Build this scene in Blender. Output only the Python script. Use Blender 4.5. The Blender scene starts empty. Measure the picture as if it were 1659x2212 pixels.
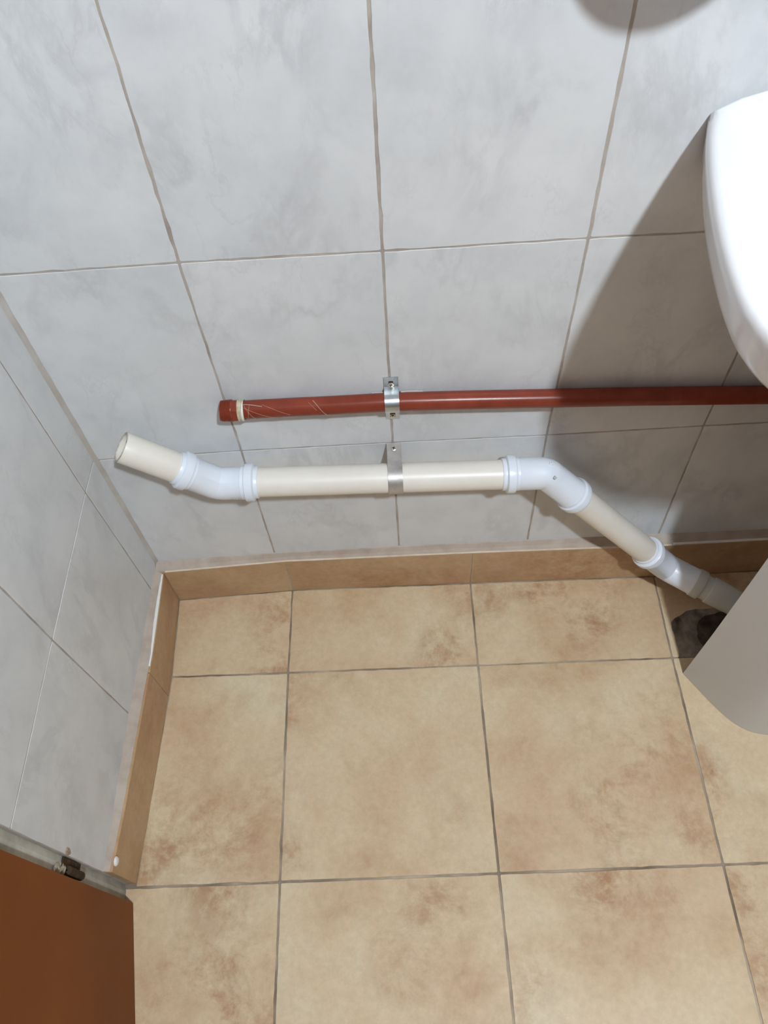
import bpy, bmesh, math, random
from mathutils import Vector, Matrix, noise

random.seed(7)
scene = bpy.context.scene
COL = scene.collection
V = Vector

# ------------------------------------------------------------------ camera
cam_d = bpy.data.cameras.new('camera')
cam_d.sensor_fit = 'HORIZONTAL'
cam_d.sensor_width = 36.0
cam_d.lens = 36.0 * 1690.06 / 1659.0
cam_d.clip_start = 0.01
cam = bpy.data.objects.new('camera', cam_d)
COL.objects.link(cam)
right = V((0.99840709, -0.02902254, -0.04838365))
down = V((-0.05077672, -0.83605849, -0.54628557))
fwd = V((-0.02459696, 0.54787215, -0.83620039))
M = Matrix.Identity(4)
for r in range(3):
    M[r][0], M[r][1], M[r][2] = right[r], -down[r], -fwd[r]
M.translation = V((0.39950576, -0.62907493, 1.17325841))
cam.matrix_world = M
scene.camera = cam

# ------------------------------------------------------------------ world, light, exposure
world = bpy.data.worlds.new('world')
scene.world = world
world.use_nodes = True
world.node_tree.nodes['Background'].inputs[0].default_value = (0.9, 0.95, 1.0, 1)
world.node_tree.nodes['Background'].inputs[1].default_value = 0.05
LAMP = V((0.86, -1.20, 2.20))
LAMP_R = 0.045
LAMP_STRENGTH = 1700.0
scene.view_settings.view_transform = 'Standard'
scene.view_settings.look = 'None'
scene.view_settings.gamma = 1.0
scene.view_settings.use_curve_mapping = False
scene.view_settings.exposure = 0.0

# ------------------------------------------------------------------ room size
XR, YF, ZC = 1.90, -2.50, 2.45          # right wall, front wall, ceiling
LA = 0.01533                            # the left wall is not quite square: x = LA * y


# ------------------------------------------------------------------ materials
class NT:
    def __init__(s, name):
        s.m = bpy.data.materials.new(name)
        s.m.use_nodes = True
        s.t = s.m.node_tree
        s.b = s.t.nodes['Principled BSDF']

    def n(s, typ, **kw):
        o = s.t.nodes.new(typ)
        for k, v in kw.items():
            if k.startswith('i_'):
                o.inputs[k[2:].replace('_', ' ')].default_value = v
            else:
                setattr(o, k, v)
        return o

    def l(s, a, b):
        s.t.links.new(a, b)

    def coord(s, rnd=True):
        tc = s.n('ShaderNodeTexCoord')
        if not rnd:
            return tc.outputs['Object']
        oi = s.n('ShaderNodeObjectInfo')
        mul = s.n('ShaderNodeVectorMath', operation='MULTIPLY')
        comb = s.n('ShaderNodeCombineXYZ')
        for i in range(3):
            s.l(oi.outputs['Random'], comb.inputs[i])
        s.l(comb.outputs[0], mul.inputs[0])
        mul.inputs[1].default_value = (13.0, 29.0, 47.0)
        add = s.n('ShaderNodeVectorMath', operation='ADD')
        s.l(tc.outputs['Object'], add.inputs[0])
        s.l(mul.outputs[0], add.inputs[1])
        return add.outputs[0]

    def noise(s, vec, scale, detail=4, rough=0.55, dist=0.0, stretch=None, rot=None):
        if stretch or rot:
            mp = s.n('ShaderNodeMapping')
            s.l(vec, mp.inputs[0])
            if stretch:
                mp.inputs['Scale'].default_value = stretch
            if rot:
                mp.inputs['Rotation'].default_value = rot
            vec = mp.outputs[0]
        o = s.n('ShaderNodeTexNoise')
        s.l(vec, o.inputs['Vector'])
        o.inputs['Scale'].default_value = scale
        o.inputs['Detail'].default_value = detail
        o.inputs['Roughness'].default_value = rough
        o.inputs['Distortion'].default_value = dist
        return o.outputs['Fac']

    def ramp(s, fac, stops):
        r = s.n('ShaderNodeValToRGB')
        e = r.color_ramp.elements
        while len(e) < len(stops):
            e.new(0.5)
        for q, (p, c) in zip(e, stops):
            q.position = p
            q.color = (*c, 1) if len(c) == 3 else c
        s.l(fac, r.inputs[0])
        return r.outputs[0]

    def mix(s, fac, a, b, mode='MIX'):
        x = s.n('ShaderNodeMix', data_type='RGBA', blend_type=mode)
        for v, i in ((fac, 0), (a, 6), (b, 7)):
            if isinstance(v, (int, float)):
                x.inputs[i].default_value = v
            elif isinstance(v, tuple):
                x.inputs[i].default_value = (*v, 1)
            else:
                s.l(v, x.inputs[i])
        return x.outputs[2]

    def bump(s, h, strength=0.2, dist=0.001):
        o = s.n('ShaderNodeBump')
        o.inputs['Strength'].default_value = strength
        o.inputs['Distance'].default_value = dist
        s.l(h, o.inputs['Height'])
        s.l(o.outputs[0], s.b.inputs['Normal'])

    def col(s, c):
        if isinstance(c, tuple):
            s.b.inputs['Base Color'].default_value = (*c, 1)
        else:
            s.l(c, s.b.inputs['Base Color'])

    def set(s, rough=0.5, metal=0.0, spec=0.5):
        s.b.inputs['Roughness'].default_value = rough
        s.b.inputs['Metallic'].default_value = metal
        s.b.inputs['Specular IOR Level'].default_value = spec


def mat_marble():
    k = NT('grey_marble_tile')
    c = k.coord()
    big = k.noise(c, 16.0, 5, 0.58, 0.15)
    wide = k.noise(c, 5.0, 3, 0.5, 0.1)
    vein = k.noise(c, 13.0, 6, 0.60, 0.35, (1.0, 1.0, 0.5), (0.6, 0.75, 0.0))
    vein2 = k.noise(c, 24.0, 6, 0.62, 0.3, (1.0, 1.0, 0.6), (-0.4, -0.7, 0.3))
    base = k.ramp(big, [(0.30, (0.575, 0.588, 0.600)), (0.5, (0.655, 0.668, 0.677)), (0.70, (0.705, 0.715, 0.720))])
    base = k.mix(0.35, base, k.ramp(wide, [(0.35, (0.56, 0.575, 0.59)), (0.65, (0.71, 0.715, 0.715))]))
    vm = k.ramp(vein, [(0.43, (0, 0, 0)), (0.50, (1, 1, 1)), (0.57, (0, 0, 0))])
    vmask = k.mix(1.0, vm, k.ramp(k.noise(c, 9.0, 3), [(0.42, (0, 0, 0)), (0.64, (0.48, 0.48, 0.48))]), 'MULTIPLY')
    col = k.mix(vmask, base, (0.47, 0.478, 0.49))
    vm2 = k.ramp(vein2, [(0.47, (0, 0, 0)), (0.50, (1, 1, 1)), (0.53, (0, 0, 0))])
    vmask2 = k.mix(1.0, vm2, k.ramp(k.noise(c, 12.0, 3), [(0.48, (0, 0, 0)), (0.68, (0.36, 0.36, 0.36))]), 'MULTIPLY')
    k.col(k.mix(vmask2, col, (0.49, 0.49, 0.50)))
    k.set(0.30, 0, 0.28)
    k.bump(k.noise(c, 40, 2), 0.04, 0.001)
    return k.m


def mat_floor(name, dark):
    k = NT(name)
    c = k.coord()
    big = k.noise(c, 6.5, 8, 0.64, 0.2)
    if dark:
        base = k.ramp(big, [(0.28, (0.38, 0.225, 0.115)), (0.5, (0.50, 0.33, 0.185)), (0.72, (0.55, 0.39, 0.235))])
    else:
        base = k.ramp(big, [(0.28, (0.50, 0.33, 0.19)), (0.48, (0.62, 0.475, 0.305)), (0.68, (0.66, 0.56, 0.385))])
    bl = k.noise(c, 13.0, 9, 0.74, 0.25)
    zone = k.ramp(k.noise(c, 4.2, 3, 0.5, 0.3), [(0.47, (0, 0, 0)), (0.64, (1, 1, 1))])
    m = k.mix(1.0, k.ramp(bl, [(0.44, (0, 0, 0)), (0.62, (0.85, 0.85, 0.85))]), zone, 'MULTIPLY')
    base = k.mix(m, base, (0.36, 0.175, 0.075))
    pink = k.ramp(k.noise(c, 5.1, 4, 0.6), [(0.52, (0, 0, 0)), (0.72, (0.35, 0.35, 0.35))])
    base = k.mix(pink, base, (0.55, 0.33, 0.22))
    fine = k.ramp(k.noise(c, 120.0, 4, 0.7), [(0.35, (0.93, 0.93, 0.93)), (0.65, (1.05, 1.05, 1.05))])
    k.col(k.mix(1.0, base, fine, 'MULTIPLY'))
    k.set(0.42, 0, 0.35)
    k.bump(k.noise(c, 60, 5, 0.6), 0.10, 0.001)
    return k.m


def mat_mottled(name, a, b, scale, rough=0.8, bump=0.3, metal=0.0, spec=0.3, detail=5):
    k = NT(name)
    c = k.coord()
    f = k.noise(c, scale, detail, 0.6)
    k.col(k.ramp(f, [(0.32, a), (0.68, b)]))
    k.set(rough, metal, spec)
    if bump:
        k.bump(k.noise(c, scale * 6, 4, 0.6), bump, 0.001)
    return k.m


MARBLE = mat_marble()
FLOOR_T = mat_floor('sandstone_floor_tile', False)
BASE_T = mat_floor('sandstone_skirting_tile', True)
GROUT_W = mat_mottled('wall_grout', (0.33, 0.285, 0.245), (0.50, 0.45, 0.40), 25)
GROUT_F = mat_mottled('floor_grout', (0.16, 0.12, 0.085), (0.50, 0.42, 0.32), 11)
FILLET = mat_mottled('pinkish_skirting_grout', (0.40, 0.315, 0.255), (0.50, 0.425, 0.36), 30)
FILLET2 = mat_mottled('corner_grout', (0.40, 0.36, 0.32), (0.50, 0.47, 0.44), 22)
CAULK = mat_mottled('white_caulk', (0.74, 0.72, 0.68), (0.82, 0.80, 0.77), 40, 0.5, 0.1)
PLASTER = mat_mottled('white_painted_plaster', (0.72, 0.72, 0.71), (0.76, 0.76, 0.75), 6, 0.8, 0.1)
PVC = mat_mottled('cream_pvc', (0.74, 0.69, 0.61), (0.80, 0.755, 0.68), 14, 0.38, 0.0, 0, 0.5)
PVCW = mat_mottled('cool_white_pvc', (0.74, 0.79, 0.86), (0.80, 0.84, 0.90), 12, 0.30, 0.0, 0, 0.5)
PVCI = mat_mottled('pipe_inside', (0.70, 0.64, 0.55), (0.78, 0.72, 0.63), 20, 0.5, 0.0)
PVCE = mat_mottled('sawn_pipe_edge', (0.25, 0.22, 0.19), (0.62, 0.58, 0.52), 160, 0.7, 0.2)
ADAPT = mat_mottled('grey_green_rubber', (0.55, 0.56, 0.51), (0.62, 0.63, 0.58), 30, 0.45, 0.05, 0, 0.4)
REDP = mat_mottled('oxide_red_plastic', (0.185, 0.034, 0.018), (0.245, 0.048, 0.026), 30, 0.27, 0.08, 0, 0.28)
STEEL = mat_mottled('galvanised_steel', (0.42, 0.45, 0.47), (0.62, 0.65, 0.67), 50, 0.30, 0.05, 0.9, 0.5)
STEEL2 = mat_mottled('dull_dusty_steel', (0.42, 0.38, 0.35), (0.58, 0.56, 0.54), 60, 0.42, 0.1, 0.6, 0.4)
SCREW = mat_mottled('brass_plated_screw', (0.40, 0.34, 0.22), (0.66, 0.62, 0.52), 300, 0.35, 0.05, 0.7)
DARK = mat_mottled('dark_recess', (0.012, 0.010, 0.008), (0.03, 0.025, 0.02), 80, 0.7, 0.1)
TAPE = mat_mottled('sealing_tape', (0.42, 0.34, 0.20), (0.66, 0.60, 0.46), 120, 0.25, 0.1, 0, 0.6)
HEMP = mat_mottled('hemp_fibre', (0.38, 0.20, 0.14), (0.52, 0.33, 0.25), 50, 0.6, 0)
CERAM = mat_mottled('white_glazed_ceramic', (0.80, 0.81, 0.82), (0.83, 0.84, 0.85), 3, 0.12, 0, 0, 0.5)
PEDM = mat_mottled('shaded_white_ceramic', (0.535, 0.53, 0.515), (0.56, 0.555, 0.54), 3, 0.22, 0, 0, 0.5)  # the basin's white ceramic, its shade under the basin put into the colour
DOORM = mat_mottled('orange_brown_varnished_wood', (0.17, 0.045, 0.007), (0.225, 0.064, 0.010), 4, 0.5, 0.1, 0, 0.15)
FRAMEM = mat_mottled('dirty_white_frame_paint', (0.15, 0.125, 0.105), (0.62, 0.62, 0.55), 9, 0.6, 0.25, 0, 0.3)
RUST = mat_mottled('rusty_dark_iron', (0.02, 0.014, 0.009), (0.10, 0.055, 0.025), 90, 0.8, 0.3, 0.2)
CONC = mat_mottled('rough_damp_concrete', (0.06, 0.043, 0.03), (0.40, 0.355, 0.30), 30, 0.9, 0.6)


def mat_bulb():
    k = NT('lit_bulb_glass')
    k.col((0.9, 0.9, 0.9))
    k.b.inputs['Emission Color'].default_value = (0.89, 1.0, 1.105, 1)
    k.b.inputs['Emission Strength'].default_value = LAMP_STRENGTH
    return k.m


BULB = mat_bulb()


# ------------------------------------------------------------------ helpers
def link(name, me, mat, parent=None, smooth=False, loc=None):
    o = bpy.data.objects.new(name, me)
    COL.objects.link(o)
    if mat is not None and len(me.materials) == 0:
        me.materials.append(mat)
    if smooth:
        for p in me.polygons:
            p.use_smooth = True
    if loc is not None:
        o.location = loc
    if parent is not None:
        o.parent = parent
    return o


def mesh(name, vs, fs, mat, parent=None, smooth=False, center=True):
    """mesh object from world coordinates, its origin at the middle of its box"""
    vs = [V(v) for v in vs]
    c = V((0, 0, 0))
    if center:
        lo = V([min(v[i] for v in vs) for i in range(3)])
        hi = V([max(v[i] for v in vs) for i in range(3)])
        c = (lo + hi) / 2
    poff = parent['_o'] if parent is not None and '_o' in parent else (0, 0, 0)
    me = bpy.data.meshes.new(name)
    me.from_pydata([tuple(v - c) for v in vs], [], fs)
    bm = bmesh.new()
    bm.from_mesh(me)
    bmesh.ops.recalc_face_normals(bm, faces=bm.faces)
    bm.to_mesh(me)
    bm.free()
    o = link(name, me, mat, parent, smooth)
    o.location = c - V(poff)
    o['_o'] = tuple(c)
    return o


def empty(name, loc):
    o = bpy.data.objects.new(name, None)
    COL.objects.link(o)
    o.empty_display_size = 0.05
    o.location = loc
    o['_o'] = tuple(loc)
    return o


def tag(o, label=None, cat=None, kind=None, group=None):
    if label:
        o['label'] = label
    if cat:
        o['category'] = cat
    if kind:
        o['kind'] = kind
    if group:
        o['group'] = group
    return o


def box(name, lo, hi, mat, parent=None, bevel=0.0):
    bm = bmesh.new()
    bmesh.ops.create_cube(bm, size=1)
    lo, hi = V(lo), V(hi)
    for v in bm.verts:
        v.co = V([v.co[i] * (hi[i] - lo[i]) for i in range(3)])
    if bevel:
        bmesh.ops.bevel(bm, geom=bm.edges[:], offset=bevel, segments=2, affect='EDGES', profile=0.6)
    me = bpy.data.meshes.new(name)
    bm.to_mesh(me)
    bm.free()
    o = link(name, me, mat, parent)
    c = (lo + hi) / 2
    poff = parent['_o'] if parent is not None and '_o' in parent else (0, 0, 0)
    o.location = c - V(poff)
    o['_o'] = tuple(c)
    return o


def inset_poly(P, d):
    """P: list of 2D points counter-clockwise; d: inset per edge"""
    n = len(P)
    if not isinstance(d, (list, tuple)):
        d = [d] * n
    L = []
    for i in range(n):
        a, b = V(P[i]), V(P[(i + 1) % n])
        t = (b - a).normalized()
        L.append((a + V((-t.y, t.x)) * d[i], t))
    out = []
    for i in range(n):
        p, t = L[i - 1]
        q, u = L[i]
        den = t.x * u.y - t.y * u.x
        s = ((q - p).x * u.y - (q - p).y * u.x) / den if abs(den) > 1e-6 else 0
        out.append(p + t * s)
    return out


def tile(parent, P, to3, nrm, mat, gap=0.003, proud=0.0, thick=0.006, rag=0.00035, step=0.012, name='tile'):
    """one ceramic tile with slightly ragged edges; P its joint-to-joint outline in plane coordinates"""
    area = sum(P[i][0] * P[(i + 1) % len(P)][1] - P[(i + 1) % len(P)][0] * P[i][1] for i in range(len(P)))
    if area < 0:
        P = P[::-1]
        if isinstance(gap, (list, tuple)):
            g = list(gap)
            gap = g[:-1][::-1] + g[-1:]
    g = [x / 2 for x in gap] if isinstance(gap, (list, tuple)) else gap / 2
    Q = inset_poly(P, g)
    out = []
    n = len(Q)
    cut = 0.0012
    for i in range(n):
        a, b = Q[i], Q[(i + 1) % n]
        ln = (b - a).length
        t = (b - a) / ln
        nn = V((-t.y, t.x))
        k = max(2, int(ln / step))
        sd = random.uniform(0, 50)
        for j in range(k + 1):
            s = cut + (ln - 2 * cut) * j / k
            w = noise.noise(V((s * 55, sd, i))) * rag + noise.noise(V((s * 160, sd, 9 + i))) * rag * 0.6
            out.append(a + t * s + nn * (w if 0 < j < k else 0.0))
    m = len(out)
    ins = inset_poly([tuple(p) for p in out], 0.0004)
    vs = [to3(p.x, p.y) + nrm * (proud - thick) for p in out]
    vs += [to3(p.x, p.y) + nrm * (proud - 0.0003) for p in out]
    vs += [to3(p.x, p.y) + nrm * proud for p in ins]
    fs = []
    for i in range(m):
        j = (i + 1) % m
        fs.append((i, j, m + j, m + i))
        fs.append((m + i, m + j, 2 * m + j, 2 * m + i))
    fs.append(tuple(range(2 * m, 3 * m)))
    return mesh(name, vs, fs, mat, parent)


def frames(pts):
    n = len(pts)
    T = []
    for i in range(n):
        a, b = pts[max(i - 1, 0)], pts[min(i + 1, n - 1)]
        d = b - a
        T.append(d.normalized() if d.length > 1e-9 else (T[-1] if T else V((1, 0, 0))))
    ref = V((0, 0, 1)) if abs(T[0].z) < 0.9 else V((0, 1, 0))
    u = (ref - T[0] * ref.dot(T[0])).normalized()
    out = []
    for t in T:
        u = (u - t * u.dot(t)).normalized()
        out.append((u, t.cross(u)))
    return out


def sweep_data(path, seg=40, cap=(False, False), axis=None):
    """path: [(point, radius)]"""
    pts = [V(p) for p, r in path]
    # tangents ignore coincident points
    uniq = [pts[0]]
    idx = [0]
    for p in pts[1:]:
        if (p - uniq[-1]).length > 1e-7:
            uniq.append(p)
        idx.append(len(uniq) - 1)
    F = frames(uniq) if axis is None else frames([V((0, 0, 0)), V(axis)]) * len(uniq)
    vs, fs = [], []
    for k, (p, r) in enumerate(path):
        u, w = F[idx[k]]
        for s in range(seg):
            a = 2 * math.pi * s / seg
            vs.append(V(p) + (u * math.cos(a) + w * math.sin(a)) * r)
    for k in range(len(path) - 1):
        for s in range(seg):
            t = (s + 1) % seg
            fs.append((k * seg + s, k * seg + t, (k + 1) * seg + t, (k + 1) * seg + s))
    if cap[0]:
        fs.append(tuple(range(seg))[::-1])
    if cap[1]:
        fs.append(tuple(range((len(path) - 1) * seg, len(path) * seg)))
    return vs, fs


def sweep(name, path, mat, parent=None, seg=40, cap=(False, False), axis=None):
    vs, fs = sweep_data(path, seg, cap, axis)
    o = mesh(name, vs, fs, mat, parent, smooth=True)
    soften(o)
    return o


def soften(o, ang=35):
    """smooth shading with creases kept sharp"""
    me = o.data
    bm = bmesh.new()
    bm.from_mesh(me)
    for e in bm.edges:
        if len(e.link_faces) == 2 and e.calc_face_angle(0) > math.radians(ang):
            e.smooth = False
    for f in bm.faces:
        f.smooth = True
    bm.to_mesh(me)
    bm.free()


def strip(name, prof_pts, mat, parent, ring_closed=True):
    """loft between rings (each a list of 3D points)"""
    n = len(prof_pts[0])
    vs = [p for r in prof_pts for p in r]
    fs = []
    for k in range(len(prof_pts) - 1):
        for i in range(n if ring_closed else n - 1):
            j = (i + 1) % n
            fs.append((k * n + i, k * n + j, (k + 1) * n + j, (k + 1) * n + i))
    if ring_closed:
        fs.append(tuple(range(n))[::-1])
        fs.append(tuple(range((len(prof_pts) - 1) * n, len(prof_pts) * n)))
    return mesh(name, vs, fs, mat, parent)


# ------------------------------------------------------------------ back wall
wall_back = box('wall_back', (-0.12, 0.0006, -0.02), (XR + 0.1, 0.12, ZC), GROUT_W)
tag(wall_back, 'grey marbled ceramic tile wall behind the pipes', 'wall', 'structure')
cols = {  # joint positions measured per row: x at the bottom, first joint, second joint, top
    0: (0.1927, 0.1931, 0.1925, 0.1963), 1: (0.3901, 0.3902, 0.3921, 0.3936),
    2: (0.5917, 0.5891, 0.5914, 0.5905), 3: (0.7962, 0.7891, 0.7905, 0.7890),
    4: (0.992, 0.990, 0.9895, 0.988), 5: (1.19, 1.19, 1.19, 1.19)}
rowz = [None, (0.3719, 0.3751, 0.3757, 0.3741, 0.3761, 0.377, 0.377, 0.377), (0.6735, 0.6759, 0.6754, 0.6763, 0.6751, 0.675, 0.675, 0.675)]
botz = (0.1005, 0.1095, 0.1105, 0.1100, 0.1085, 0.1075, 0.1075, 0.1075)


NC = 10


def wx(ci, r):
    if ci == 0:
        return 0.0035
    if ci == NC:
        return XR
    if ci >= 6:
        return 1.19 + 0.1985 * (ci - 6)
    c = cols[ci - 1]
    return c[min(r, 3)]


def wz(ci, r):
    if r == 0:
        return botz[min(ci, 7)]
    if r <= 2:
        return rowz[r][min(ci, 7)]
    return 0.6755 + 0.3013 * (r - 2)


def bw(x, z):
    return V((x, 0, z))


for r in range(7):
    for ci in range(NC):
        P = [(wx(ci, r), wz(ci, r)), (wx(ci + 1, r), wz(ci + 1, r)), (wx(ci + 1, r + 1), wz(ci + 1, r + 1)), (wx(ci, r + 1), wz(ci, r + 1))]
        if P[2][1] > ZC:
            P[2] = (P[2][0], ZC)
            P[3] = (P[3][0], ZC)
        vg = 0.0031 if r >= 2 else 0.0027
        tile(wall_back, P, bw, V((0, -1, 0)), MARBLE, gap=[0.0024, vg, 0.0024, vg], rag=0.0012 if r >= 2 else 0.0008, proud=random.uniform(-0.0001, 0.0002))

# ------------------------------------------------------------------ left wall, up to the door opening
n_l = V((1, -LA, 0)).normalized()


def lw(y, z):
    return V((LA * y, y, z))


Y_END = -0.4550


def left_slab(name, y0, y1, z0, z1, back=0.10):
    vs = []
    for z in (z0, z1):
        for y in (y0, y1):
            vs.append(V((LA * y - 0.0006, y, z)))
            vs.append(V((LA * y - back, y, z)))
    fs = [(0, 1, 3, 2), (4, 6, 7, 5), (0, 2, 6, 4), (1, 5, 7, 3), (0, 4, 5, 1), (2, 3, 7, 6)]
    return vs, fs


vs, fs = [], []
for a in ((0.02, Y_END - 0.001, -0.02, ZC), (-1.235, YF, -0.02, ZC), (Y_END - 0.001, -1.235, 2.05, ZC)):
    v, f = left_slab('', *a)
    k = len(vs)
    vs += v
    fs += [tuple(i + k for i in q) for q in f]
wall_left = mesh('wall_left', vs, fs, GROUT_W)
tag(wall_left, 'grey marbled ceramic tile wall on the left up to the door', 'wall', 'structure')
ycols = ((-0.0025, -0.0025, -0.0025), (-0.0482, -0.0545, -0.0552), (-0.2493, -0.2542, -0.2540), (Y_END, Y_END, Y_END))
lz = (0.375, 0.3768, 0.373, 0.3675)
lb = (0.094, 0.0965, 0.1035, 0.0985)
for r in range(7):
    for ci in range(3):
        def node(c, rr):
            y = ycols[c][min(rr, 2)]
            z = lb[c] if rr == 0 else (lz[c] + 0.3013 * (rr - 1))
            return (y, min(z, ZC))
        P = [node(ci, r), node(ci + 1, r), node(ci + 1, r + 1), node(ci, r + 1)]
        # edge order: bottom, far end, top, near end
        tile(wall_left, P, lw, n_l, MARBLE, gap=[0.0022, 0.0026 if ci < 2 else 0.0004, 0.0016, 0.0026], rag=0.0005, proud=random.uniform(-0.0001, 0.0002))


def fillet(name, spine, prof, mat, parent, jit=0.0004):
    """a hand-smeared joint: profile points (du, dv) per spine point, in 3D offsets"""
    rings = []
    for p, offs in zip(spine, prof):
        rings.append([V(p) + V(o) + V([noise.noise(V(p) * 60 + V(o) * 300 + V((i, 0, 0))) * jit for i in range(3)]) for o in offs])
    return strip(name, rings, mat, parent)


# smeared grout up the corner between both walls
sp, pf = [], []
for i in range(60):
    z = 0.098 + i * (ZC - 0.1) / 59
    w = 0.0052 + 0.0014 * noise.noise(V((0, 0, z * 9)))
    sp.append((0, 0, z))
    pf.append([(-0.001, 0.001, 0), (-0.001, -w, 0), (0.0012, -w * 0.55, 0), (w * 0.6, -0.0010, 0), (w, 0.001, 0)])
fillet('corner_grout', sp, pf, FILLET2, wall_left)

# ------------------------------------------------------------------ floor
floor = box('floor', (-0.12, YF - 0.1, -0.12), (XR + 0.1, 0.02, -0.0014), GROUT_F)
tag(floor, 'sand coloured stone-look tile floor', 'floor', 'structure')
fx = [None, 0.2037, 0.5050, 0.8092, 1.112, 1.415, 1.718]
frow = [-0.0125, -0.158, -0.4605] + [-0.4605 - 0.303 * i for i in range(1, 7)]
fx_row0 = [0.2055, 0.5061, 0.8115, 1.114, 1.416, 1.718]
y_front = {0: -0.0172, 1: -0.0092, 2: -0.0124, 3: -0.0161, 4: -0.014, 5: -0.014, 6: -0.014, 7: -0.014}


def fp(x, y):
    return V((x, y, 0))


def left_edge(y):
    pts = [(-0.0172, 0.0125), (-0.1543, 0.0165), (-0.2915, 0.0114), (-0.3897, 0.0070), (-0.459, 0.0020), (-0.62, -0.12)]
    if y >= pts[0][0]:
        return pts[0][1]
    for (y0, x0), (y1, x1) in zip(pts, pts[1:]):
        if y >= y1:
            return x0 + (x1 - x0) * (y - y0) / (y1 - y0)
    return -0.12


NOTCH = None
for r in range(9):
    ya = frow[r]
    yb = frow[r + 1] if r + 1 < 9 else YF
    for ci in range(7):
        if ci == 0:
            xa0, xa1 = (left_edge(-0.0172), left_edge(-0.156)) if r == 0 else ((left_edge(-0.158), left_edge(-0.459)) if r == 1 else (-0.03, -0.03))
        else:
            xa0 = fx_row0[ci - 1] if r == 0 else fx[ci]
            xa1 = fx[ci]
        if ci == 6:
            xb0 = xb1 = XR
        else:
            xb0 = fx_row0[ci] if r == 0 else fx[ci + 1]
            xb1 = fx[ci + 1]
        yya, yyb = (y_front[ci], y_front[ci + 1]) if r == 0 else (ya, ya)
        tilt = -0.0022 if r == 0 else 0.0
        y1a, y1b = yb, yb
        if r == 0:
            tb = (-0.1545, -0.1563, -0.1585, -0.1608, -0.162, -0.162, -0.162, -0.162)
            y1a, y1b = tb[ci], tb[ci + 1]
        if r == 1:
            tb = (-0.1545, -0.1563, -0.1585, -0.1608, -0.162, -0.162, -0.162, -0.162)
            yya, yyb = tb[ci], tb[ci + 1]
        P = [(xa1, y1a), (xb1, y1b), (xb0, yyb), (xa0, yya)]
        if r == 0 and ci == 3:   # this one is broken out around the waste pipe
            P = [(xa1, y1a), (0.8220, y1a - 0.0002), (0.8235, -0.148), (0.8222, -0.135), (0.8232, -0.124), (0.8212, -0.112), (0.8224, -0.101), (0.830, -0.094), (0.839, -0.0905), (0.850, -0.083), (0.866, -0.0805), (0.885, -0.081), (0.91, -0.078), (1.03, -0.085), (1.035, y1b), (xb1, y1b), (xb0, yyb), (xa0, yya)]
        tile(floor, P, fp, V((0, 0, 1)), FLOOR_T, gap=0.0032 if r != 0 else 0.0026, rag=0.0010, proud=random.uniform(-0.0002, 0.0002), thick=0.008)

# rough broken-out bed under the missing corner of tile
vs, fs = [], []
nx, ny = 36, 20
for j in range(ny + 1):
    for i in range(nx + 1):
        x = 0.8195 + (1.036 - 0.8195) * i / nx
        y = -0.076 - (0.1605 - 0.076) * j / ny
        h = -0.003 + 0.004 * noise.noise(V((x * 40, y * 40, 2))) + 0.003 * noise.noise(V((x * 110, y * 110, 5)))
        vs.append(V((x, y, -0.0006 + 0.10 * (h + 0.003))))
for j in range(ny):
    for i in range(nx):
        a = j * (nx + 1) + i
        fs.append((a, a + 1, a + nx + 2, a + nx + 1))
bed = mesh('mortar_bed', vs, fs, CONC, floor, smooth=True)
bed['label'] = 'rough damp mortar where the tile is broken out'
# ragged raised mortar rim; the drain hole's darkness is only put into the colour
ring = []
hole_c = V((0.902, -0.126, 0))
for k, (rr, z) in enumerate(((0.046, -0.001), (0.040, 0.0016), (0.034, 0.0022), (0.029, 0.0016), (0.026, 0.0008))):
    ring.append([hole_c + V((math.cos(a) * rr * (1 + 0.12 * noise.noise(V((math.cos(a) * 2, math.sin(a) * 2, 3)))), math.sin(a) * rr * (0.9 + 0.12 * noise.noise(V((math.cos(a) * 2, math.sin(a) * 2, 7)))), z + 0.0015 * noise.noise(V((math.cos(a) * 3, math.sin(a) * 3, k))))) for a in [2 * math.pi * i / 32 for i in range(32)]])
vs = [p for r_ in ring for p in r_]
fs = [(k * 32 + i, k * 32 + (i + 1) % 32, (k + 1) * 32 + (i + 1) % 32, (k + 1) * 32 + i) for k in range(4) for i in range(32)]
fs.append(tuple(range(4 * 32, 5 * 32)))
dr = mesh('drain_hole', vs, fs, mat_mottled('drain_hole_shade', (0.02, 0.014, 0.010), (0.13, 0.10, 0.075), 45, 0.85, 0.5), floor, smooth=True)
dr['label'] = 'dark dirty rim of the floor drain hole'

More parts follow.
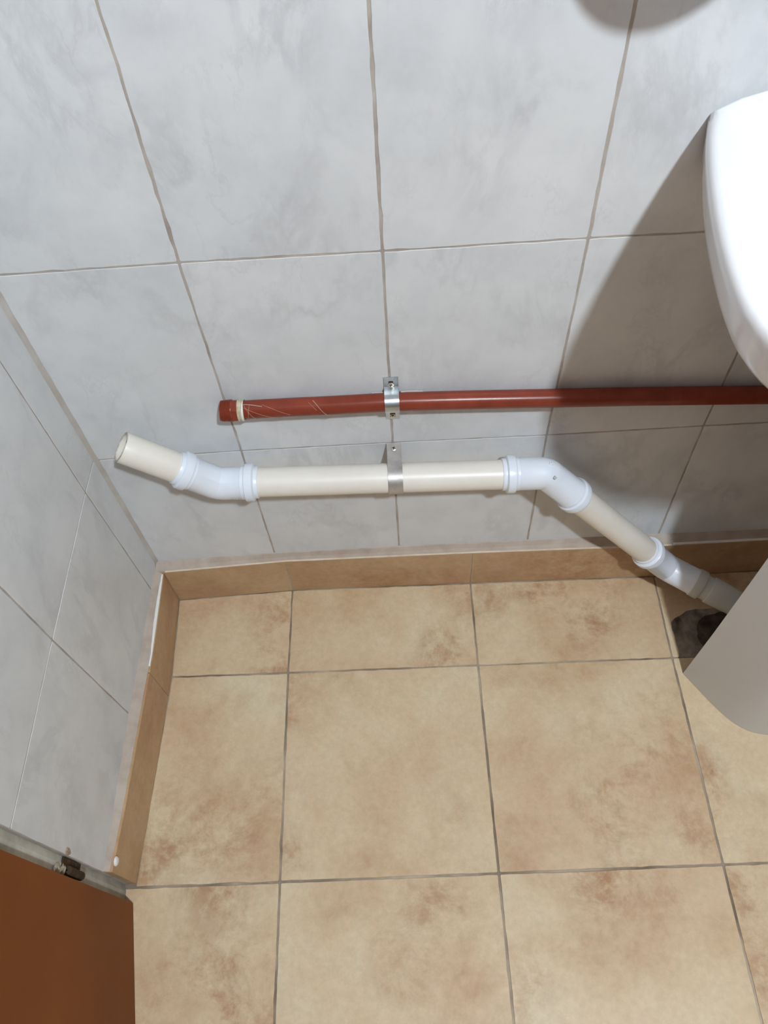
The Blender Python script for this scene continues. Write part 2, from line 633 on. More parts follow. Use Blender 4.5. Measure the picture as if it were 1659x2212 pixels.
# ------------------------------------------------------------------ skirting of the same stone tile
bx = [0.0135, 0.2076, 0.5050, 0.8105, 1.113, 1.415, 1.717, XR]
bfront = [-0.0172, -0.0095, -0.0122, -0.0158, -0.014, -0.014, -0.014, -0.014]
btop = [0.0965, 0.0990, 0.1015, 0.1005, 0.0995, 0.0995, 0.0995, 0.0995]
rows = []
for x, f, t in zip([0.001] + bx[1:], bfront, btop):
    rows.append([V((x, 0.001, -0.001)), V((x, f + 0.0009, -0.001)), V((x, f + 0.0009, t - 0.001)), V((x, 0.001, t - 0.001))])
bb = strip('baseboard_back', rows, FILLET, None)
tag(bb, 'brown stone-look skirting tiles along the back wall', 'skirting', 'structure')
for i in range(7):
    a = V((bx[i] + 0.0010, bfront[i], 0))
    b = V((bx[i + 1] - 0.0010, bfront[i + 1], 0))
    n = 8
    rows = []
    for k in range(n + 1):
        p = a.lerp(b, k / n)
        zt = btop[i] + (btop[i + 1] - btop[i]) * k / n + 0.0004 * noise.noise(V((p.x * 30, 0, 1)))
        rows.append([V((p.x, p.y + 0.003, 0.0004)), V((p.x, p.y, 0.0004)), V((p.x, p.y, zt - 0.0012)), V((p.x, p.y + 0.0012, zt)), V((p.x, p.y + 0.003, zt))])
    strip('skirting_tile', rows, BASE_T, bb)
# smeared grout ledge between wall tiles and skirting
sp, pf = [], []
for i in range(90):
    x = 0.001 + (XR - 0.002) * i / 89

    def li(xs, ys, x):
        for q in range(len(xs) - 1):
            if x <= xs[q + 1]:
                t = (x - xs[q]) / (xs[q + 1] - xs[q])
                return ys[q] + (ys[q + 1] - ys[q]) * max(0, t)
        return ys[-1]
    f = li(bx, bfront, x)
    t = li(bx, btop, x)
    wb = li([0, 0.1927, 0.3901, 0.5917, 0.7962, 0.992, 1.19, XR], botz, x)
    sp.append((x, 0, 0))
    e = 0.0006 * noise.noise(V((x * 25, 4, 0)))
    pf.append([(0, 0.001, t - 0.002), (0, f + 0.0022, t - 0.0015), (0, f + 0.0020, t + 0.0003), (0, f * 0.45, t + (wb - t) * 0.45), (0, -0.0012, wb + 0.0018 + e), (0, 0.001, wb + 0.003)])
fillet('grout_ledge', sp, pf, FILLET, bb)
# bead of pale grout left on the front edge of the ledge, right of the waste pipe
sp, pf = [], []
for i in range(26):
    x = 0.818 + 0.26 * i / 25
    z = li(bx, btop, x)
    w = 0.0018 * (1 - 0.5 * i / 25)
    sp.append((x, li(bx, bfront, x), z))
    pf.append([(0, 0.0005, -0.0005), (0, 0.0003, w), (0, 0.003, w + 0.001), (0, 0.005, 0.0006)])
fillet('pale_grout_bead', sp, pf, CAULK, bb)
sp, pf = [], []
for i in range(80):
    x = 0.016 + 0.80 * i / 79
    z = li(bx, btop, x)
    w = 0.0007 + 0.0005 * noise.noise(V((x * 40, 8, 0)))
    sp.append((x, li(bx, bfront, x), z))
    pf.append([(0, -0.0002, -0.0012), (0, -0.0002, 0.0002), (0, 0.0010, w), (0, 0.0026, 0.0004)])
fillet('pale_grout_bead', sp, pf, mat_mottled('cream_grout', (0.58, 0.46, 0.34), (0.72, 0.62, 0.50), 40), bb, 0.0001)

bl = box('baseboard_left', (-0.004, Y_END, -0.001), (0.0, 0.0, 0.094), FILLET)
tag(bl, 'brown stone-look skirting tiles along the left wall', 'skirting', 'structure')
ly = [-0.0172, -0.1543, -0.2915, -0.3897, -0.456]
lx = [0.0130, 0.0166, 0.0115, 0.0072, 0.0032]
ltop = [0.0925, 0.1000, 0.1000, 0.0985, 0.0995]


def lip(ys, xs, y):
    for q in range(len(ys) - 1):
        if y >= ys[q + 1]:
            t = (y - ys[q]) / (ys[q + 1] - ys[q])
            return xs[q] + (xs[q + 1] - xs[q]) * max(0, t)
    return xs[-1]


for (y0, y1) in ((-0.0150, -0.1865), (-0.1875, -0.4555)):
    rows = []
    n = 14
    for k in range(n + 1):
        y = y0 + (y1 - y0) * k / n
        x = lip(ly, lx, y)
        z = lip(ly, ltop, y) + 0.0004 * noise.noise(V((y * 30, 2, 1)))
        rows.append([V((-0.006, y, 0.0004)), V((x, y, 0.0004)), V((x, y, z - 0.0012)), V((x - 0.0012, y, z)), V((-0.006, y, z))])
    strip('skirting_tile', rows, BASE_T, bl)
sp, pf = [], []
for i in range(50):
    y = -0.002 - 0.4525 * i / 49
    x = lip(ly, lx, y)
    z = lip(ly, ltop, y)
    wb = lip([0, -0.0482, -0.2493, -0.455], lb, y)
    sp.append((0, y, 0))
    e = 0.0005 * noise.noise(V((y * 25, 4, 3)))
    w0 = LA * y
    pf.append([(w0 - 0.002, 0, z - 0.003), (x - 0.0030, 0, z - 0.0015), (x - 0.0030, 0, z + 0.0004), ((x + w0) * 0.5, 0, max(z, wb) + 0.0006), (w0 + 0.001, 0, max(wb, z) + 0.0030 + e), (w0 - 0.002, 0, max(wb, z) + 0.0045)])
fillet('grout_ledge', sp, pf, FILLET, bl)
sp, pf = [], []
for i in range(24):
    t = i / 23
    y = -0.019 - 0.158 * t
    x = lip(ly, lx, y)
    z = lip(ly, ltop, y)
    w = 0.0026 + 0.0022 * math.sin(math.pi * min(1, t * 1.1)) + 0.0006 * noise.noise(V((y * 80, 0, 0)))
    sp.append((x, y, z))
    pf.append([(-0.0008, 0, -0.0006), (-0.0006, 0, 0.0016), (-w, 0, 0.0022), (-w - 0.001, 0, 0.0002)])
ck = fillet('caulk_bead', sp, pf, CAULK, bl, 0.0002)
ck['label'] = 'white bead of caulk on the skirting edge'
# round dab of filler near the door
rr = []
bc = V((0.0045, -0.4425, 0.0985))
dab = []
for k, (r_, h) in enumerate(((0.0062, 0.0), (0.0058, 0.002), (0.0040, 0.0032), (0.0006, 0.0036))):
    dab.append([bc + V((h + 0.001, math.cos(a) * r_, math.sin(a) * r_)) for a in [2 * math.pi * i / 20 for i in range(20)]])
d_ = strip('filler_dab', dab, CAULK, bl)
d_['label'] = 'round beige dab of filler'

# ------------------------------------------------------------------ the rest of the room (behind and beside the camera; made-up dark finish limits bounced light)
DIM = mat_mottled('dim_brown_wall', (0.09, 0.072, 0.055), (0.13, 0.105, 0.08), 5, 0.8, 0.1)
wall_right = box('wall_right', (XR, YF, -0.02), (XR + 0.1, 0.0012, ZC), DIM)
tag(wall_right, 'unseen wall beyond the wash basin, dark brown to limit bounced light', 'wall', 'structure')
wall_front = box('wall_front', (-0.12, YF - 0.1, -0.02), (XR + 0.1, YF, ZC), DIM)
tag(wall_front, 'unseen wall behind the camera, dark brown to limit bounced light', 'wall', 'structure')
ceiling = box('ceiling', (-0.12, YF - 0.1, ZC), (XR + 0.1, 0.12, ZC + 0.08), mat_mottled('dim_brown_ceiling', (0.10, 0.08, 0.06), (0.15, 0.12, 0.09), 5, 0.6, 0.1))
tag(ceiling, 'unseen ceiling over the small washroom, dark brown to limit bounced light', 'ceiling', 'structure')

# ------------------------------------------------------------------ door, ajar into the room, hung on the end of the left wall
door = empty('door_1', (-0.01, Y_END - 0.03, 0))
tag(door, 'orange-brown varnished door beside the left tiled wall', 'door', 'structure')
# frame upright
fr = []
for k in range(41):
    z = 0.0 + 2.05 * k / 40
    e = 0.0008 * noise.noise(V((0, 0, z * 20)))
    fr.append([V((-0.0125 + e, Y_END - 0.0012, z)), V((-0.0095 + e, Y_END - 0.010, z)), V((-0.0090 + e, Y_END - 0.0230, z)), V((-0.014, Y_END - 0.0250, z)), V((-0.085, Y_END - 0.0250, z)), V((-0.085, Y_END - 0.0012, z))])
fo = strip('door_frame', fr, FRAMEM, door)
fo['label'] = 'dirty white painted frame upright'
d0 = V((0.0030, -0.4800, 0))
dd = (V((0.0262, -0.6180, 0)) - V((0.0030, -0.4800, 0))).normalized()
dn = V((dd.y, -dd.x, 0))          # towards outside
if dn.x > 0:
    dn = -dn
w_d, t_d = 0.74, 0.036
rows = []
for z in (0.0015, 0.004, 2.02):
    rows.append([d0 + V((0, 0, z)), d0 + dd * w_d + V((0, 0, z)), d0 + dd * w_d + dn * t_d + V((0, 0, z)), d0 + dn * t_d + V((0, 0, z))])
strip('door_leaf', rows, DOORM, door)
# old hinge in the gap
hz = 0.205
hinge = mesh('hinge', *sweep_data([((-0.0040, Y_END - 0.0165, hz - 0.026), 0.0008), ((-0.0040, Y_END - 0.0165, hz - 0.026), 0.0052), ((-0.0040, Y_END - 0.0165, hz - 0.006), 0.0052), ((-0.0040, Y_END - 0.0165, hz - 0.006), 0.0042), ((-0.0040, Y_END - 0.0165, hz - 0.004), 0.0042), ((-0.0040, Y_END - 0.0165, hz - 0.004), 0.0052), ((-0.0040, Y_END - 0.0165, hz + 0.016), 0.0052), ((-0.0040, Y_END - 0.0165, hz + 0.018), 0.0010)], 18), RUST, door, smooth=True)
soften(hinge)
hinge['label'] = 'rusty dark hinge'
hp = box('hinge_plate', (-0.0105, Y_END - 0.0170, hz - 0.030), (-0.0078, Y_END - 0.0030, hz + 0.022), RUST, hinge, 0.0006)
hc = mesh('chipped_paint', [V((-0.0078 + 0.003 * (1 - abs(2 * k / 9 - 1)), Y_END - 0.018 + 0.004 * math.sin(k * 1.9), hz + 0.014 + 0.0035 * k)) + V(o) for k in range(10) for o in ((0, -0.0035, 0), (0.002, 0, 0), (0, 0.0035, 0))],
          [f for k in range(9) for f in ((k * 3, k * 3 + 1, k * 3 + 4, k * 3 + 3), (k * 3 + 1, k * 3 + 2, k * 3 + 5, k * 3 + 4))], SCREW, hinge)
# chip knocked out of the tile edge by the hinge
ch = []
cc = V((LA * Y_END, Y_END + 0.0035, 0.222))
for r_, h in ((0.0075, 0.0002), (0.0050, 0.0016), (0.0012, 0.0011)):
    ch.append([cc + V((h, math.cos(a) * r_ * 0.55 * (1 + 0.4 * noise.noise(V((a, 1, 0)))), math.sin(a) * r_ * (1 + 0.4 * noise.noise(V((a, 5, 0)))))) for a in [2 * math.pi * i / 14 for i in range(14)]])
cp = strip('chipped_filler', ch, mat_mottled('crumbly_brown_filler', (0.22, 0.13, 0.07), (0.46, 0.38, 0.28), 160, 0.9, 0.4), wall_left)

# ------------------------------------------------------------------ ceiling lamp (bare bulb behind and above the camera)
lamp = empty('ceiling_lamp', (LAMP.x, LAMP.y, ZC))
tag(lamp, 'bare round bulb hanging from a white ceiling holder', 'lamp')
sweep('lamp_holder', [((LAMP.x, LAMP.y, ZC), 0.001), ((LAMP.x, LAMP.y, ZC), 0.045), ((LAMP.x, LAMP.y, ZC - 0.015), 0.045), ((LAMP.x, LAMP.y, ZC - 0.03), 0.022), ((LAMP.x, LAMP.y, LAMP.z + 0.075), 0.021), ((LAMP.x, LAMP.y, LAMP.z + 0.070), 0.015), ((LAMP.x, LAMP.y, LAMP.z + 0.040), 0.014)], PLASTER, lamp, 32)
bp_ = []
for k in range(17):
    a = math.pi * k / 16
    bp_.append(((LAMP.x, LAMP.y, LAMP.z + LAMP_R * math.cos(a)), max(0.0005, LAMP_R * math.sin(a))))
sweep('bulb', bp_, BULB, lamp, 32)

# ------------------------------------------------------------------ white waste pipe
PR = 0.0194
P0 = V((0.0626, -0.035, 0.4393))
B1 = V((0.1620, -0.037, 0.3565))
B2 = V((0.5865, -0.037, 0.3420))
B3 = V((0.8064, -0.045, 0.0830))
P4 = V((0.8934, -0.100, 0.0690))
root = empty('waste_pipe', (B1 + B2) / 2 - V((0, 0, 0.0)))
tag(root, 'white plastic waste pipe with three elbows running to the pedestal', 'pipe')


def pipe(a, b, ext=0.0, open_end=False):
    if open_end:
        d = (b - a).normalized()
        path = [(a + d * 0.0, PR - 0.0002), (a + d * 0.0006, PR)] + [(a.lerp(b, t), PR) for t in (0.2, 0.5, 1.0)]
        o = sweep('pipe_section', path, PVC, root, 48)
        e = sweep('sawn_edge', [(a + d * 0.0004, PR + 0.00015), (a - d * 0.0005, PR - 0.0001), (a - d * 0.0005, PR - 0.0020), (a + d * 0.0006, PR - 0.0022)], PVCE, o, 48, axis=d)
        i = sweep('pipe_bore', [(a - d * 0.0002, PR - 0.0021), (a + d * 0.10, PR - 0.0021), (a + d * 0.10, 0.0005)], PVCI, o, 48)
        return o
    return sweep('pipe_section', [(a.lerp(b, t), PR) for t in (0, 0.25, 0.5, 0.75, 1.0)], PVC, root, 48)


def elbow(B, a, b, la, lb_, ca, cb):
    """45 degree elbow; ca / cb: socket end profile [(distance from the end, radius)]"""
    da = (a - B).normalized()
    db = (b - B).normalized()
    k = 0.006
    path = []
    for s, r in ca:
        path.append((B + da * (la - s), r))
    body = 0.0213
    for i in range(9):
        t = i / 8
        p = (B + da * k) * (1 - t) ** 2 + B * 2 * t * (1 - t) + (B + db * k) * t ** 2
        path.append((p, body - 0.0004 * math.sin(math.pi * t)))
    for s, r in cb[::-1]:
        path.append((B + db * (lb_ - s), r))
    return sweep('elbow_fitting', path, PVCW, root, 48)


SOCK = [(0, 0.0192), (0, 0.0206), (0.0008, 0.0211), (0.0050, 0.0212), (0.0058, 0.0236), (0.0070, 0.0248), (0.0140, 0.0251), (0.0165, 0.0246), (0.0176, 0.0222), (0.0195, 0.0217), (0.0215, 0.0220), (0.0225, 0.0213)]
d10 = (P0 - B1).normalized()
d12 = (B2 - B1).normalized()
d23 = (B3 - B2).normalized()
d34 = (P4 - B3).normalized()
L1a, L1b = 0.0590, 0.0530
L2a, L2b = 0.0575, 0.0800
L3a, L3b = 0.0730, 0.0540
s1 = pipe(P0, B1 + d10 * (L1a - 0.012), open_end=True)
s1['label'] = 'open cut end of the pipe'
s2 = pipe(B1 + d12 * (L1b - 0.012), B2 - d12 * (L2a - 0.012))
s3 = pipe(B2 + d23 * (L2b - 0.012), B3 - d23 * (L3a - 0.012))
e1 = elbow(B1, P0, B2, L1a, L1b, SOCK, SOCK)
e2 = elbow(B2, B1, B3, L2a, L2b, SOCK, SOCK)
e3 = elbow(B3, B2, P4, L3a, L3b, SOCK, [(0, 0.0192), (0, 0.0212), (0.001, 0.0216), (0.006, 0.0222), (0.009, 0.0222), (0.011, 0.0214)])
# moulding nub and stamp on the second elbow
un = (d12.cross(d23)).normalized()
if un.y > 0:
    un = -un
top_n = (V((0, 0, 1)) + V((0.25, -0.45, 0))).normalized()
nb = B2 + d12 * 0.004 + V((0, 0, 1)) * 0.0190
sweep('moulding_nub', [(nb, 0.0026), (nb + V((0.0006, 0, 0.0028)), 0.0022), (nb + V((0.0006, 0, 0.0032)), 0.0005)], PVCW, e2, 14)
nb2 = B2 + d12 * 0.006 + V((0.002, -0.0160, 0.0120))
sweep('moulding_nub', [(nb2, 0.0026), (nb2 + V((0.0002, -0.0020, 0.0015)), 0.0022), (nb2 + V((0.0002, -0.0022, 0.0017)), 0.0004)], mat_mottled('grey_gate_mark', (0.42, 0.44, 0.46), (0.56, 0.58, 0.6), 120, 0.5, 0), e2, 4)
# raised moulded ticks under the first elbow
for i in range(4):
    p = B1 + d12 * (0.020 + 0.0034 * i) + V((0, -0.0150, -0.0148))
    sweep('moulded_tick', [(p + V((0, 0.002, -0.002)), 0.0006), (p + V((0.0004, -0.0028, 0.0030)), 0.0006)], PVCW, e1, 6, (True, True))
# grey-green adapter that turns down into the floor drain
A0 = B3 + d34 * (L3b - 0.010)
ad = []
tot = (P4 - B3).length
for s, r in ((0, 0.0210), (0, 0.0222), (0.001, 0.0230), (0.0125, 0.0232), (0.0140, 0.0226), (0.0150, 0.0198), (0.0200, 0.0194), (0.0250, 0.0198), (0.0262, 0.0216), (0.0280, 0.0219), (0.0330, 0.0217), (0.052, 0.0212)):
    ad.append((A0 + d34 * s, r))
pe = A0 + d34 * 0.062
pc = pe + d34 * 0.030
pdn = V((pc.x, pc.y, 0.0))
for i in range(9):
    t = i / 8
    ad.append((pe * (1 - t) ** 2 + pc * 2 * t * (1 - t) + V((pc.x, pc.y, pc.z - 0.03)) * t ** 2, 0.0205))
ad.append((V((pc.x, pc.y, 0.004)), 0.0205))
ao = sweep('drain_adapter', ad, ADAPT, root, 48)
ao['label'] = 'grey-green rubber drain adapter'

# ------------------------------------------------------------------ clamps
def clamp(name, x, width, prof, thick, mat, label):
    """prof: (y, z) centre line of the bent strap"""
    n = len(prof)
    outl, inn = [], []
    for i in range(n):
        a, b = V(prof[max(0, i - 1)]), V(prof[min(n - 1, i + 1)])
        t = (b - a).normalized()
        nn = V((-t.y, t.x))
        outl.append(V(prof[i]) + nn * thick / 2)
        inn.append(V(prof[i]) - nn * thick / 2)
    vs, fs = [], []
    for i in range(n):
        for xx in (x - width / 2, x + width / 2):
            vs.append(V((xx, outl[i].x, outl[i].y)))
            vs.append(V((xx, inn[i].x, inn[i].y)))
    for i in range(n - 1):
        a, b = 4 * i, 4 * (i + 1)
        fs += [(a, a + 2, b + 2, b), (a + 1, b + 1, b + 3, a + 3), (a, b, b + 1, a + 1), (a + 2, a + 3, b + 3, b + 2)]
    fs += [(0, 1, 3, 2), (4 * n - 4, 4 * n - 2, 4 * n - 1, 4 * n - 3)]
    e = empty(name, (x, 0, prof[-1][1]))
    tag(e, label, 'pipe clamp')
    o = mesh('strap', vs, fs, mat, e, smooth=True)
    soften(o, 30)
    return e


def screw(parent, c, n, r, mat=None, tilt=0.0):
    n = V(n).normalized()
    c = V(c)
    s = sweep('screw', [(c - n * 0.002, r * 0.55), (c, r), (c + n * 0.0007, r), (c + n * 0.0012, r * 0.6), (c + n * 0.0013, 0.0002)], mat or SCREW, parent, 20)
    u = n.orthogonal().normalized()
    w = n.cross(u)
    for a in (0.5, 0.5 + math.pi / 2):
        d = u * math.cos(a) + w * math.sin(a)
        q = n.cross(d)
        vs = [c + n * h + d * (sx * r * 0.62) + q * (sy * r * 0.13) for h in (0.0008, 0.0015) for sx, sy in ((-1, -1), (1, -1), (1, 1), (-1, 1))]
        mesh('screw_slot', vs, [(0, 1, 2, 3), (4, 5, 6, 7), (0, 1, 5, 4), (1, 2, 6, 5), (2, 3, 7, 6), (3, 0, 4, 7)], DARK, s)
    return s


rc_y, rc_z, rr_ = -0.0125, 0.4694, 0.0125
prof = [(-0.0006, 0.4990), (-0.0006, 0.4840)]
prof += [(-0.0010, 0.4828), (-0.0022, 0.4822)]
prof += [(rc_y + 0.002, rc_z + rr_)]
for i in range(17):
    a = math.pi / 2 + math.pi * i / 16
    prof.append((rc_y + rr_ * math.cos(a), rc_z + rr_ * math.sin(a)))
prof += [(-0.0022, rc_z - rr_), (-0.0010, rc_z - rr_ - 0.0008), (-0.0006, rc_z - rr_ - 0.002), (-0.0006, 0.4245)]
k1 = clamp('pipe_clamp', 0.3928, 0.0172, prof, 0.0013, STEEL, 'shiny galvanised saddle clamp holding the red pipe')
box('screw_slot_hole', (0.3900, -0.00145, 0.4860), (0.3952, -0.0009, 0.4925), DARK, k1, 0.0002)
screw(k1, (0.3926, -0.0014, 0.4872), (0, -1, -0.15), 0.0036)
box('screw_slot_hole', (0.3893, -0.00145, 0.4285), (0.3960, -0.0009, 0.4390), mat_mottled('brassy_slot', (0.12, 0.09, 0.05), (0.25, 0.2, 0.12), 200, 0.5, 0, 0.5), k1, 0.0002)
screw(k1, (0.3926, -0.0014, 0.4320), (0, -1, 0), 0.0030)
pz = B1.z + (B2.z - B1.z) * (0.3915 - B1.x) / (B2.x - B1.x)
cr = PR + 0.0011
prof = [(-0.0012, 0.3760), (-0.0070, 0.3748), (-0.018, pz + cr + 0.0012), (-0.030, pz + cr + 0.0002)]
for i in range(17):
    a = math.pi / 2 + math.pi * i / 16
    prof.append((-0.037 + cr * math.cos(a), pz + cr * math.sin(a)))
prof += [(-0.030, pz - cr), (-0.004, pz - cr), (-0.0015, pz - cr - 0.001), (-0.0012, pz - cr - 0.004), (-0.0012, pz - cr - 0.014)]
k2 = clamp('pipe_clamp', 0.3918, 0.0188, prof, 0.0013, STEEL2, 'dull dusty steel strap clamp around the white waste pipe')
screw(k2, (0.3915, -0.0095, 0.3755), (0, -0.25, 1), 0.0036, STEEL2)

# ------------------------------------------------------------------ red water pipe
red = empty('water_pipe', (0.45, -0.0125, 0.457))
tag(red, 'oxide red plastic water pipe with a threaded open end', 'pipe')
RR = 0.0112
axis = [(0.2100, 0.4690), (0.2264, 0.4694), (0.2679, 0.4694), (0.3230, 0.4688), (0.3918, 0.4690), (0.4769, 0.4656), (0.5870, 0.4599), (0.6976, 0.4542), (0.8422, 0.4449), (1.05, 0.434), (1.40, 0.416), (XR, 0.392)]
rz = [V((x, -0.0125, z)) for x, z in axis]


def red_pt(x):
    for (x0, z0), (x1, z1) in zip(axis, axis[1:]):
        if x <= x1:
            return V((x, -0.0125, z0 + (z1 - z0) * (x - x0) / (x1 - x0)))
    return rz[-1]


sweep('pipe_body', [(red_pt(0.213 + (XR - 0.2131) * i / 60), RR) for i in range(61)], REDP, red, 40)
# threaded nipple
th = []
x0 = 0.1885
th.append((V((x0, -0.0125, 0.4692)), 0.0085))
th.append((V((x0, -0.0125, 0.4692)), 0.0118))
nthr = 8
for i in range(nthr):
    xa = x0 + 0.0008 + 0.0138 * i / nthr
    st = 0.0138 / nthr
    g = 0.0001 * i
    th += [(V((xa, -0.0125, 0.4691)), 0.0118 + g), (V((xa + st * 0.35, -0.0125, 0.4691)), 0.0127 + g), (V((xa + st * 0.55, -0.0125, 0.4691)), 0.0127 + g), (V((xa + st * 0.9, -0.0125, 0.4691)), 0.0118 + g)]
th.append((V((0.2035, -0.0125, 0.4690)), 0.0122))
np_ = sweep('threaded_end', th, REDP, red, 40)
np_['label'] = 'male thread on the pipe end'
sweep('thread_bore', [(V((x0 + 0.0001, -0.0125, 0.4692)), 0.0087), (V((x0 + 0.010, -0.0125, 0.4692)), 0.0080), (V((x0 + 0.010, -0.0125, 0.4692)), 0.0005)], DARK, np_, 30)
# hexagonal collar
hx = []
for x, r in ((0.2030, 0.0118), (0.2032, 0.0134), (0.2045, 0.0140), (0.2085, 0.0140), (0.2098, 0.0134), (0.2100, 0.0118)):
    hx.append([V((x, -0.0125 + r * math.cos(math.pi / 3 * i + 0.25), 0.4690 + r * math.sin(math.pi / 3 * i + 0.25))) for i in range(6)])
strip('hex_collar', hx, REDP, red)
# sealing tape bunched behind the collar
tp = []
for i in range(15):
    t = i / 14
    x = 0.2098 + 0.0078 * t
    tp.append((V((x, -0.0125, 0.4690)), 0.0118 + 0.0012 * (1 - t) + 0.0007 * math.sin(t * 20)))
sweep('sealing_tape', tp, TAPE, red, 32)
tw = []
for i in range(30):
    a = -0.6 + 3.6 * i / 29
    p = red_pt(0.2168 - 0.0025 * i / 29)
    tw.append((p + V((0, -math.cos(a - 1.2), math.sin(a - 1.2) * -1)) * 0.0122, 0.0013 * math.sin(math.pi * (i + 0.5) / 30) + 0.0003))
sweep('tape_twist', tw, CAULK, red, 8, (True, True))


def fibre(xa, xb, aa, ab, r=0.0002, lift=0.0, name='hemp_fibre', n=28):
    pth = []
    for i in range(n):
        t = i / (n - 1)
        a = aa + (ab - aa) * t
        p = red_pt(xa + (xb - xa) * t)
        rad = RR + 0.0003 + lift * math.sin(math.pi * t)
        pth.append((p + V((0, -math.sin(a), math.cos(a))) * rad, r))
    return sweep(name, pth, HEMP, red, 6, (True, True))


fibre(0.2165, 0.234, 0.0, 2.6)
fibre(0.2170, 0.262, 0.5, 2.4)
fibre(0.2180, 0.240, 0.15, 0.5, 0.0006, 0.0006)
fibre(0.3000, 0.3210, 0.1, 2.5, 0.0004, 0.0008)
fibre(0.2400, 0.2720, 0.3, 1.6)
fibre(0.2250, 0.2210, 0.3, 2.2)
fibre(0.2950, 0.3040, 0.3, 1.2)
# pale smear of sealant along the pipe near the clamp
for xa, xb, r_ in ((0.4035, 0.4300, 0.0014), (0.3690, 0.3835, 0.0009)):
    fibre(xa, xb, -0.80, -0.95, r_, 0.0003, 'sealant_smear').data.materials[0] = FILLET2

# ------------------------------------------------------------------ wash basin on its pedestal
CX = 0.935
half = [(0.6720, -0.0015), (0.6640, -0.025), (0.6558, -0.056), (0.6456, -0.1056), (0.6397, -0.1466), (0.6358, -0.1863), (0.6348, -0.2232), (0.6378, -0.2450), (0.6440, -0.2640), (0.6550, -0.2850), (0.6760, -0.3030), (0.7120, -0.3180), (0.7700, -0.3290), (0.8500, -0.3350), (CX, -0.3370)]


def smooth_closed(pts, n):
    """resample a polyline by arc length after two rounds of corner cutting"""
    P = [V(p) for p in pts]
    for _ in range(2):
        Q = [P[0]]
        for a, b in zip(P, P[1:]):
            Q += [a.lerp(b, 0.25), a.lerp(b, 0.75)]
        Q.append(P[-1])
        P = Q
    d = [0]
    for a, b in zip(P, P[1:]):
        d.append(d[-1] + (b - a).length)
    out = []
    for i in range(n):
        s = d[-1] * i / (n - 1)
        for k in range(len(d) - 1):
            if s <= d[k + 1] + 1e-9:
                t = (s - d[k]) / max(1e-9, d[k + 1] - d[k])
                out.append(P[k].lerp(P[k + 1], t))
                break
    return out


hl = smooth_closed(half, 40)
outline = hl + [V((2 * CX - p.x, p.y)) for p in hl[-2::-1]]
# close along the wall
nb_ = 24
back = [V((outline[-1].x + (outline[0].x - outline[-1].x) * (i + 1) / (nb_ + 1), -0.0015)) for i in range(nb_)]
ringo = outline + back
NO = len(outline)


def ring_at(inset, z, zb=0.0, sc=1.0, c=(CX, -0.20)):
    """inset the whole outline by moving towards the centre, keep it outside the wall"""
    out = []
    n = len(ringo)
    for i, p in enumerate(ringo):
        a, b = ringo[i - 1], ringo[(i + 1) % n]
        t = (b - a).normalized()
        nn = V((-t.y, t.x))      # inward for counter-clockwise
        q = p + nn * inset
        q = V(c) + (q - V(c)) * sc
        y = min(q.y, -0.0015)
        e = max(0.0, min(1.0, (min(q.x - 0.672, 2 * CX - 0.672 - q.x)) / 0.060))
        e = 1 - (1 - e) ** 2.2
        out.append(V((q.x, y, z + zb * e * max(0.0, 1 - abs(y) / 0.07))))
    return out


rings = []
for sx, sy, z in ((0.34, 0.66, 0.6205), (0.34, 0.79, 0.650), (0.40, 0.89, 0.690), (0.60, 0.94, 0.715), (0.86, 0.97, 0.732)):
    rings.append([V((CX + (p.x - CX) * sx, min(-0.0015, -0.185 + (p.y + 0.185) * sy), z)) for p in ringo])
for ins, z in ((0.020, 0.744), (0.010, 0.752), (0.0065, 0.758), (0.0045, 0.766), (0.0015, 0.782), (0.0000, 0.790), (0.0008, 0.7955), (0.0035, 0.7990), (0.0075, 0.8003)):
    rings.append(ring_at(ins, z, 0.019 if z > 0.77 else 0.0))
rings.append(ring_at(0.0, 0.8002, 0.013, 0.93, (CX, -0.19)))
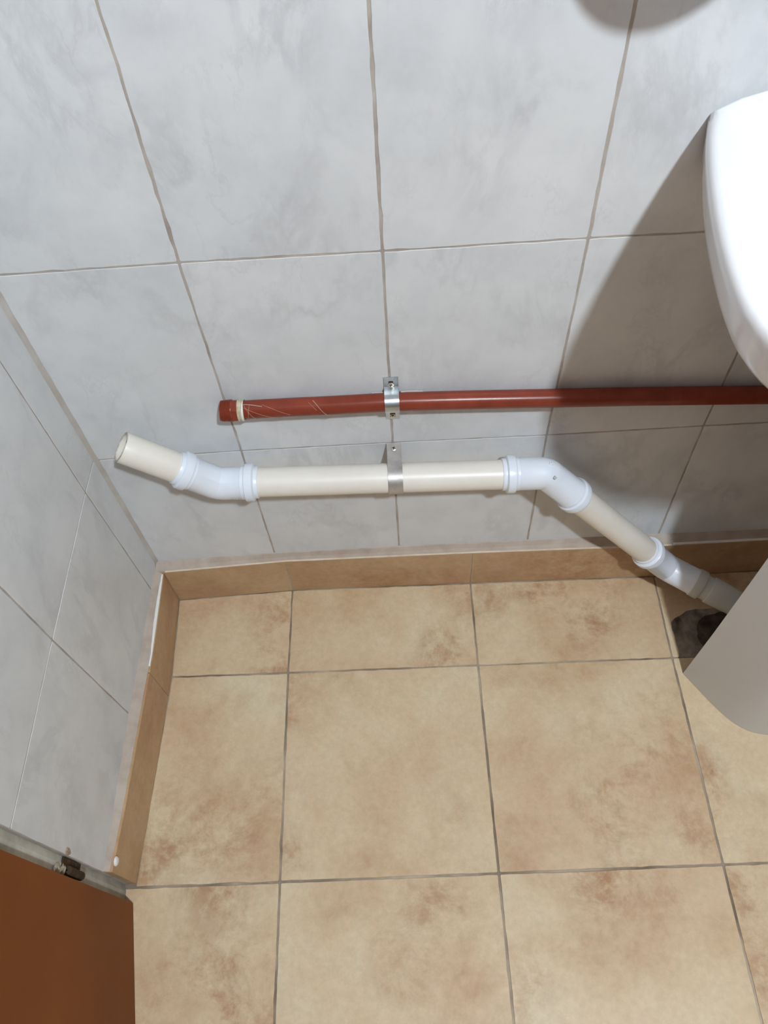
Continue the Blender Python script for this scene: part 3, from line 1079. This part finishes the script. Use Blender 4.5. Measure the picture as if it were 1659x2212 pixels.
# bowl
for sc, z in ((0.74, 0.7985), (0.71, 0.795), (0.68, 0.780), (0.62, 0.740), (0.52, 0.690), (0.34, 0.655), (0.10, 0.645)):
    rings.append([V((CX + (p.x - CX) * sc, -0.185 + (p.y + 0.168) * sc, z)) for p in ring_at(0, 0)])
n = len(ringo)
vs = [p for r_ in rings for p in r_]
fs = []
for k in range(len(rings) - 1):
    for i in range(n):
        j = (i + 1) % n
        fs.append((k * n + i, k * n + j, (k + 1) * n + j, (k + 1) * n + i))
fs.append(tuple(range(n))[::-1])
fs.append(tuple(range((len(rings) - 1) * n, len(rings) * n)))
broot = empty('wash_basin', (CX, 0, 0.6205))
tag(broot, 'white glazed ceramic wash basin fixed to the tiled wall', 'wash basin')
bo = mesh('basin_body', vs, fs, CERAM, broot, smooth=True)
soften(bo, 60)
dp = sweep('drain_ring', [(V((CX, -0.185, 0.644)), 0.021), (V((CX, -0.185, 0.647)), 0.021), (V((CX, -0.185, 0.6475)), 0.016), (V((CX, -0.185, 0.6455)), 0.014), (V((CX, -0.185, 0.6455)), 0.001)], STEEL, broot, 24)

ph = [(0.8194, -0.1875), (0.8321, -0.2083), (0.8523, -0.2400), (0.8700, -0.2640), (0.8895, -0.2798), (0.910, -0.2870), (CX, -0.2895)]
phl = smooth_closed(ph, 20)
pout = phl + [V((2 * CX - p.x, p.y)) for p in phl[-2::-1]]
pin = []
for i, p in enumerate(pout):
    a, b = pout[max(0, i - 1)], pout[min(len(pout) - 1, i + 1)]
    t = (b - a).normalized()
    pin.append(p + V((-t.y, t.x)) * 0.012)
shape = pout + pin[::-1]
rings = []
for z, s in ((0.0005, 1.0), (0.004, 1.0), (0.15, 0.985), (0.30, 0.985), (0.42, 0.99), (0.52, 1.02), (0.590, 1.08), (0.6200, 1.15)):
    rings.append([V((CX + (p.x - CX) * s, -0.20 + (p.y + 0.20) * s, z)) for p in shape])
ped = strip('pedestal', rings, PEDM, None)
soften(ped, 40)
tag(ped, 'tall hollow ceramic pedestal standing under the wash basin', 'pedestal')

# ------------------------------------------------------------------ guessed soap dish out of view, shaped to cast the curved wall shadow
sd = []
dc = V((0.618, -0.001, 0.011))
for rx_, ry_, z in ((0.012, 0.030, 0.948), (0.050, 0.085, 0.952), (0.064, 0.102, 0.966), (0.068, 0.108, 0.980), (0.066, 0.106, 0.984), (0.060, 0.098, 0.982), (0.046, 0.075, 0.968), (0.010, 0.012, 0.966)):
    r_ = []
    for i in range(25):
        a = math.pi + math.pi * i / 24
        r_.append(dc + V((math.cos(a) * rx_ * 1.28, math.sin(a) * ry_ - (0.010 if len(sd) >= 5 else 0.0), z)))
    sd.append(r_)
so = strip('guessed_soap_dish', sd, CERAM, None)
soften(so, 50)
tag(so, 'guessed soap dish out of view, added for the curved shadow on the wall', 'soap dish')

for o in bpy.data.objects:
    if '_o' in o:
        del o['_o']
